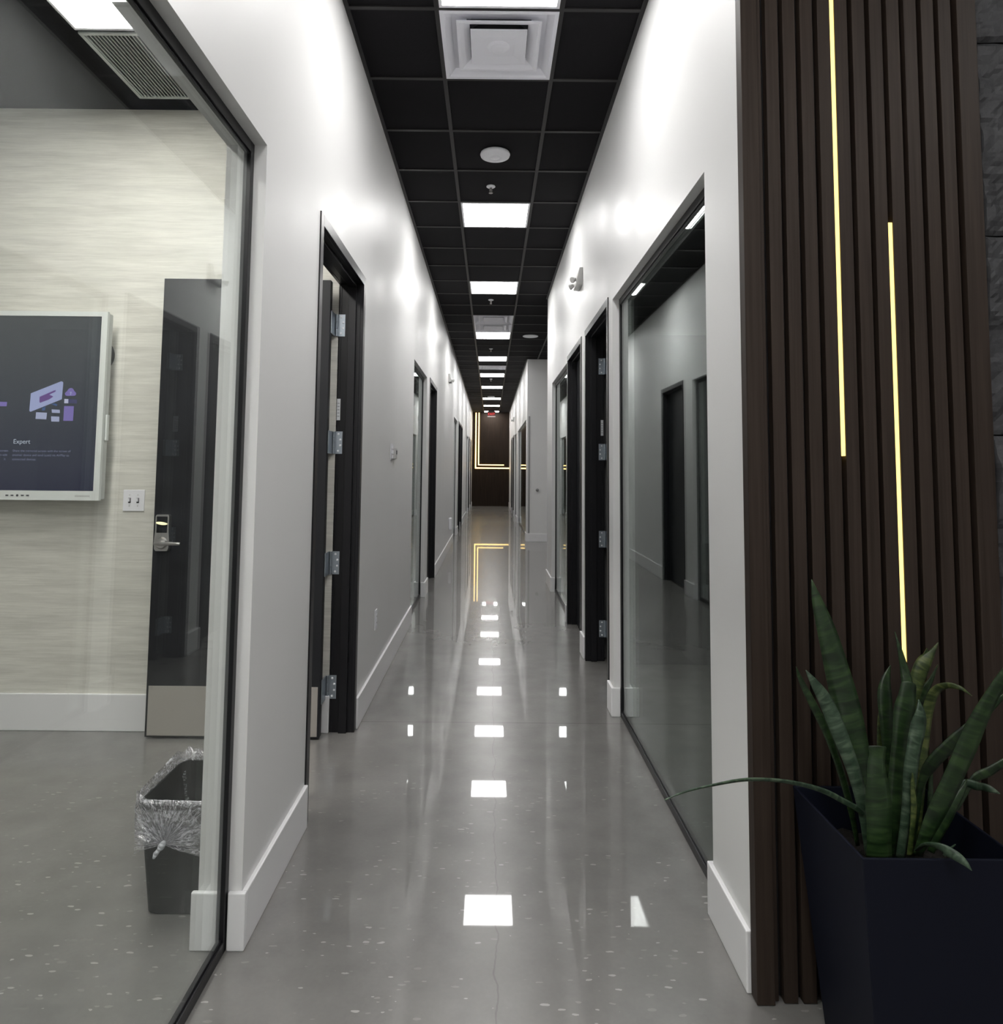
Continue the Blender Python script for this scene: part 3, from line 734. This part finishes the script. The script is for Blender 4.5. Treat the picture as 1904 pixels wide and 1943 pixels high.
L.new(m1.outputs[0], m2.inputs[1]); L.new(df.outputs[0], m2.inputs[2]); L.new(m2.outputs[0], out.inputs[0])
bm = new(); rings = []
base = rrect(.128, .178, .038, 0, 14)
knot = Vector((-.022, -.190, .262))
prof = [(.80, .10), (.86, .20), (.93, .33), (.985, .388), (1.02, .395), (1.04, .380), (1.035, .36), (1.03, .33), (1.01, .292), (1.0, .255)]
for k_, (sc, z) in enumerate(prof):
    ring = []
    for p in base:
        n_ = noise.noise(Vector((p.x*34, p.y*34, k_*.8))); n2_ = noise.noise(Vector((p.x*90, p.y*90, k_*.5+9)))
        qq = Vector((p.x*(sc+.035*n_+.014*n2_), p.y*(sc+.03*n_+.012*n2_), z+.008*n2_))
        if k_ in (3, 4, 5): qq.z += .022*abs(n_) + (.022 if (p.y > .1 or p.x < -.1) else 0)*(.5+n_)
        if k_ >= 8 and p.y > -.12: qq.z += .02*(1+n_)
        if k_ >= 6 and p.y < -.15:                     # pleats drawn towards the knot
            dv = Vector((qq.x-knot.x, qq.z-knot.z)); an = math.atan2(dv.y, dv.x)
            qq.y -= .006*math.sin(an*16) + .004
        ring.append(qq)
    rings.append(ring)
loft(bm, rings)
# gathered fan on the front face
NA, NR = 84, 9; fan = []
for i in range(NA+1):
    an = math.pi*(-.12+1.24*i/NA); ca, sa = math.cos(an), math.sin(an); row = []
    rmax = min((.095 if ca < 0 else .13)/abs(ca) if abs(ca) > .01 else 9, (.10/sa) if sa > .01 else 9, .125)
    pl_ = math.sin(i*1.25)+.6*math.sin(i*.71+1)+.5*noise.noise(Vector((i*.9, 0, 0)))
    for j in range(NR+1):
        r_ = .006+(rmax-.006)*j/NR
        row.append(bm.verts.new((knot.x+ca*r_, -.184-.008*(1-j/NR)-.006*pl_*math.sin(math.pi*min(1, j/NR*.9+.1)), knot.z+sa*r_)))
    fan.append(row)
for i in range(NA):
    for j in range(NR): bm.faces.new((fan[i][j], fan[i+1][j], fan[i+1][j+1], fan[i][j+1]))
li = obj('bin_liner', bm, LIN, binn, smooth=True); binn.scale.z = .93
bm = new(); pts = [(.004, -.004, .012, .004), (0, -.006, .004, .009), (-.004, -.010, -.006, .011), (-.010, -.012, -.014, .006), (-.018, -.013, -.026, .008), (-.024, -.012, -.040, .004)]
for a_, b_ in zip(pts, pts[1:]): cyl(bm, knot+Vector(a_[:3]), knot+Vector(b_[:3]), a_[3], b_[3], 9)
obj('liner_knot', bm, mat('film_knot', (.6, .62, .66), .3), binn, smooth=True)

# ------------------------------------------------------------------ far LED strips on the panelled wall
def strip(name, lab, boxes, m, grp):
    o = bobj(name, boxes, m, bevel=.004)
    return tag(o, lab, 'led strip', grp)
d0, d1, hw = YF-.022, YF-.001, .022
strip('led_strip', 'outer L-shaped warm strip on the far dark end wall', [(-.582-hw, -.582+hw, d0, d1, 1.476-hw, H-.02), (-.582+hw, .730, d0, d1, 1.476-hw, 1.476+hw)], LEDF, 'L-shaped led strips')
strip('led_strip', 'inner shorter L-shaped warm strip on the far dark end wall', [(-.468-hw*.9, -.468+hw*.9, d0, d1, 1.600-hw*.8, H-.02), (-.468+hw*.9, .525, d0, d1, 1.600-hw*.8, 1.600+hw*.8)], LEDF, 'L-shaped led strips')

# ------------------------------------------------------------------ slat wall beside the lobby
sw = thing('slat_panel', 'dark wooden slatted wall panel behind the potted plant', 'wall panel', (1.08, 1.99, 0))
SX, SY = 1.08, 1.99
starts = [.803, .854, .906, .958, 1.0095, 1.061, 1.1125, 1.164, 1.2155, 1.267, 1.3185]
bm = new()
for x in starts: box(bm, x-SX, x+.0375-SX, 1.964-SY, 1.992-SY, .003, H-.003)
obj('slats', bm, SLAT, sw, bevel=.0012)
bobj('end_post', (.727-SX, .776-SX, 1.957-SY, 1.9985-SY, .002, H-.003), SLAT, sw, bevel=.0015)
bobj('end_post', (1.369-SX, 1.426-SX, 1.957-SY, 2.0-SY, .002, H-.003), SLAT, sw, bevel=.0015)
bobj('edge_strip', (.778-SX, .791-SX, 1.972-SY, 1.9985-SY, .003, H-.003), SLAT, sw, bevel=.001)
bobj('backing', (.776-SX, 1.369-SX, 1.993-SY, 2.0-SY, .003, H-.003), BACKING, sw)
o = bobj('led_strip', (.9965, 1.0085, 1.966, 1.9915, 1.472, H-.01), LEDN, bevel=.001); tag(o, 'taller warm led strip between wooden slats, running up out of view', 'led strip', 'led strips in the slat panel')
o = bobj('led_strip', (1.1512, 1.1628, 1.966, 1.9915, .90, 2.152), LEDN, bevel=.001); tag(o, 'lower right warm led strip between wooden slats, ending behind the plant', 'led strip', 'led strips in the slat panel')

# ------------------------------------------------------------------ planter
PXc, PYc, PZ = 1.005, 1.765, .578
pl = thing('planter', 'tall tapered dark navy square planter in front of the slats', 'planter', (PXc, PYc, 0))
def sq(h, z, dx=0, dy=0): return [Vector((x*h+dx, y*h+dy, z)) for x, y in ((-1, -1), (1, -1), (1, 1), (-1, 1))]
tp, bt = .178, .128
bm = new(); loft(bm, [sq(bt, 0), sq(tp, PZ), sq(tp-.007, PZ), sq(tp-.007-.032, PZ-.30)], True, True)
PLM = mat('navy_planter', (.0045, .006, .014), .55, spec=.2)
obj('pot', bm, PLM, pl, bevel=.0025)
bm = new(); g = []
nn = 22
for i in range(nn+1):
    row = []
    for j in range(nn+1):
        x, y = -.155+.31*i/nn, -.155+.31*j/nn
        row.append(bm.verts.new((x, y, PZ-.105+.014*noise.noise(Vector((x*30, y*30, 0)))+.008*noise.noise(Vector((x*90, y*90, 3))))))
    g.append(row)
for i in range(nn):
    for j in range(nn): bm.faces.new((g[i][j], g[i+1][j], g[i+1][j+1], g[i][j+1]))
SOIL = mat('potting_soil', (.008, .006, .004), .95)
obj('soil', bm, SOIL, pl, smooth=False)
bm = new(); box(bm, -.145, -.075, -.085, -.070, PZ-.088, PZ-.082)
tag(obj('bark_chip', bm, mat('bark', (.32, .2, .11), .8), loc=(PXc, PYc, 0)), 'pale wood chip lying on the soil in the planter', 'wood chip')

# snake plant ------------------------------------------------------
F_, PX_, PY_ = 1314.2, 934.3, 795.6
def W(px, py, Y):
    d = fw + r2*((px-PX_)/F_) - u2*((py-PY_)/F_); return Vector((0, 0, CH)) + d*(Y/d.y)
def leafmat(name, dark, light, bandc):
    m = mat(name, dark, .38, spec=.5); N, L, B = nodes(m)
    uv = N.new('ShaderNodeUVMap'); mp = N.new('ShaderNodeMapping'); mp.inputs['Scale'].default_value = (1.3, 1, 1)
    L.new(uv.outputs[0], mp.inputs[0]); nz = N.new('ShaderNodeTexNoise'); nz.inputs['Scale'].default_value = 1; nz.inputs['Detail'].default_value = 5
    mp2 = N.new('ShaderNodeMapping'); mp2.inputs['Scale'].default_value = (.55, 26, 1); L.new(uv.outputs[0], mp2.inputs[0]); L.new(mp2.outputs[0], nz.inputs['Vector']); nz.inputs['Distortion'].default_value = .8
    col = ramp(m, nz.outputs[0], [(.36, dark), (.5, light), (.62, bandc)])
    L.new(col, B.inputs['Base Color']); return m
LM = leafmat('snake_leaf_green', (.006, .017, .005), (.013, .034, .009), (.030, .062, .018))
LMG = leafmat('snake_leaf_grey', (.014, .032, .017), (.040, .072, .042), (.085, .125, .080))
LMY = leafmat('snake_leaf_yellow', (.014, .026, .006), (.045, .07, .016), (.11, .13, .04))
plant = thing('snake_plant', 'green snake plant with banded sword leaves, growing in the navy planter', 'potted plant', (PXc, PYc, PZ-.1))
po = plant.location
def catmull(P, t):
    n_ = len(P)-1; s = t*n_; i = min(int(s), n_-1); f = s-i
    p0, p1, p2, p3 = P[max(i-1, 0)], P[i], P[i+1], P[min(i+2, n_)]
    return .5*((2*p1)+(p2-p0)*f+(2*p0-5*p1+4*p2-p3)*f*f+(3*p1-p0-3*p2+p3)*f*f*f)
def leaf(pts, m, twist=0., blunt=False, n=30, fold=.22, lab=None):
    """pts: (px, py, depth, width_px) base to tip, measured where the leaf stands"""
    P = [W(a, b, y) for a, b, y, w_ in pts]; Wd = [w_*y/F_ for a, b, y, w_ in pts]
    bm = new(); uvl = bm.loops.layers.uv.new('UVMap'); rows = []; lens = 0; prev = None; vs = []
    for i in range(n+1):
        t = i/n; c = catmull(P, t); wd = max(.0008, catmull([Vector((q, 0, 0)) for q in Wd], t).x)
        if blunt and t > .94: wd *= math.sqrt(max(.05, 1-((t-.94)/.06)**2))
        tg = (catmull(P, min(1, t+.01))-catmull(P, max(0, t-.01))).normalized()
        view = Vector((0, -1, 0)); ac = tg.cross(view)
        if ac.length < .05: ac = Vector((1, 0, 0))
        ac.normalize(); nr = ac.cross(tg).normalized(); a = twist*t
        ac2 = ac*math.cos(a)+nr*math.sin(a); nr2 = nr*math.cos(a)-ac*math.sin(a)
        if prev is not None: lens += (c-prev).length
        prev = c; row = []
        wav = .04*math.sin(t*17+len(pts))
        for j, u in enumerate((-1, -.5, 0, .5, 1)):
            off = nr2*(fold*wd*.5*(abs(u)**1.4)*(1) + wd*wav*u)
            row.append(bm.verts.new(c + ac2*(u*wd*.5) - off - po))
        rows.append(row); vs.append(lens)
    for i in range(n):
        for j in range(4):
            f = bm.faces.new((rows[i][j], rows[i][j+1], rows[i+1][j+1], rows[i+1][j]))
            for lp, (u, v) in zip(f.loops, ((j/4, vs[i]), ((j+1)/4, vs[i]), ((j+1)/4, vs[i+1]), (j/4, vs[i+1]))): lp[uvl].uv = (u, v*2.2+len(pts)*.37+pts[0][0]*.01)
    o = obj('leaf', bm, m, plant, smooth=True)
    md = o.modifiers.new('s', 'SOLIDIFY'); md.thickness = .0028; md.offset = 0
    if lab: o['label'] = lab
    return o
q = lambda x, y: (x/3.238+1480, y/3.238+1080)
def LQ(lst, m, **k): return leaf([(*q(a, b), y, w_/3.238) for a, b, y, w_ in lst], m, **k)
LQ([(590, 1760, 1.74, 100), (560, 1500, 1.74, 125), (500, 1200, 1.75, 150), (440, 930, 1.76, 165), (375, 680, 1.77, 150), (300, 400, 1.78, 120), (235, 200, 1.79, 65), (195, 62, 1.80, 3)], LM, lab='tallest broad dark leaf')
LQ([(560, 1760, 1.70, 60), (520, 1480, 1.70, 70), (465, 1260, 1.70, 80), (380, 1030, 1.70, 92), (290, 820, 1.71, 84), (215, 700, 1.71, 50), (160, 620, 1.72, 3)], LMG, lab='grey-green leaf')
LQ([(480, 1700, 1.78, 22), (440, 1480, 1.79, 36), (370, 1220, 1.80, 42), (290, 1000, 1.81, 48), (190, 800, 1.82, 44), (130, 680, 1.83, 28), (100, 598, 1.83, 2)], LM)
leaf([(1668, 1640, 1.72, 10), (1642, 1551, 1.70, 10), (1595, 1517, 1.68, 10), (1551, 1497, 1.66, 9.5), (1489, 1483, 1.63, 8.5), (1418, 1480, 1.60, 8), (1351, 1491, 1.57, 7), (1298, 1504, 1.55, 7), (1262, 1518, 1.54, 1)], LMG, twist=1.0, n=40, lab='long thin leaf arching out over the floor')
LQ([(620, 1780, 1.66, 150), (620, 1560, 1.66, 150), (610, 1350, 1.66, 140), (600, 1220, 1.665, 105), (605, 1150, 1.67, 95), (607, 1085, 1.67, 112)], LMY if False else LM, blunt=True, lab='short cut leaf')
LQ([(700, 1760, 1.80, 50), (700, 1400, 1.81, 60), (670, 1000, 1.82, 85), (650, 800, 1.83, 85), (655, 690, 1.84, 62), (680, 590, 1.85, 3)], LM)
LQ([(640, 1700, 1.84, 30), (625, 1200, 1.85, 40), (620, 950, 1.86, 36), (625, 820, 1.87, 4)], LMY)
LQ([(690, 1780, 1.73, 95), (715, 1450, 1.74, 100), (745, 1150, 1.75, 110), (770, 900, 1.76, 122), (790, 790, 1.765, 112), (800, 690, 1.77, 85)], LM, blunt=True)
LQ([(800, 900, 1.79, 60), (790, 720, 1.79, 66), (765, 600, 1.80, 48), (735, 480, 1.80, 22), (707, 385, 1.81, 1)], LM)
LQ([(745, 1250, 1.82, 50), (810, 850, 1.82, 70), (845, 690, 1.82, 85), (885, 580, 1.82, 80), (930, 520, 1.82, 40), (975, 450, 1.82, 2)], LMY, twist=.5)
LQ([(845, 690, 1.83, 40), (880, 590, 1.83, 50), (905, 485, 1.83, 2)], LM)
LQ([(745, 1780, 1.70, 55), (790, 1450, 1.70, 66), (815, 1200, 1.70, 86), (850, 1000, 1.71, 92), (868, 890, 1.71, 66), (853, 800, 1.72, 3)], LMG, lab='pale grey banded leaf')
LQ([(800, 1760, 1.69, 30), (825, 1500, 1.69, 32), (820, 1350, 1.69, 28), (815, 1250, 1.69, 4)], LMY)
LQ([(830, 1760, 1.79, 36), (860, 1450, 1.80, 50), (890, 1050, 1.81, 66), (920, 850, 1.81, 66), (960, 750, 1.80, 56), (1030, 715, 1.78, 38), (1110, 730, 1.76, 22), (1182, 780, 1.75, 2)], LMY, lab='curled leaf with a dry brown tip')
LQ([(860, 900, 1.84, 60), (880, 780, 1.84, 60), (930, 680, 1.84, 30), (972, 585, 1.84, 2)], LM)
LQ([(850, 1760, 1.68, 55), (940, 1560, 1.67, 95), (1040, 1360, 1.66, 118), (1140, 1140, 1.65, 125), (1220, 950, 1.64, 105), (1310, 780, 1.63, 90), (1400, 640, 1.62, 70), (1480, 520, 1.61, 4)], LMG if False else LM, lab='long broad leaf leaning right')
LQ([(820, 1700, 1.76, 26), (870, 1340, 1.76, 40), (940, 1200, 1.75, 80), (1060, 1080, 1.74, 84), (1180, 970, 1.73, 66), (1300, 850, 1.72, 50), (1420, 740, 1.71, 4)], LM)
LQ([(930, 1740, 1.72, 40), (990, 1600, 1.72, 70), (1070, 1460, 1.72, 60), (1130, 1350, 1.73, 30), (1150, 1290, 1.74, 3)], LM)
LQ([(900, 1700, 1.80, 20), (925, 1450, 1.80, 30), (930, 1300, 1.81, 26), (935, 1220, 1.81, 2)], LM)
LQ([(1090, 1480, 1.85, 20), (1190, 1300, 1.85, 46), (1300, 1240, 1.84, 56), (1420, 1160, 1.83, 30), (1480, 1120, 1.83, 3)], LM)
LQ([(1040, 1420, 1.84, 20), (1130, 1320, 1.84, 42), (1220, 1335, 1.82, 50), (1290, 1350, 1.80, 40), (1355, 1380, 1.79, 3)], LMG)
LQ([(850, 1730, 1.66, 40), (900, 1700, 1.62, 56), (990, 1715, 1.58, 58), (1080, 1760, 1.56, 54), (1140, 1805, 1.55, 34), (1180, 1852, 1.545, 2)], LMG, lab='small leaf drooping over the pot rim')
LQ([(1010, 1760, 1.70, 14), (1040, 1725, 1.70, 16), (1080, 1690, 1.71, 3)], LMG)
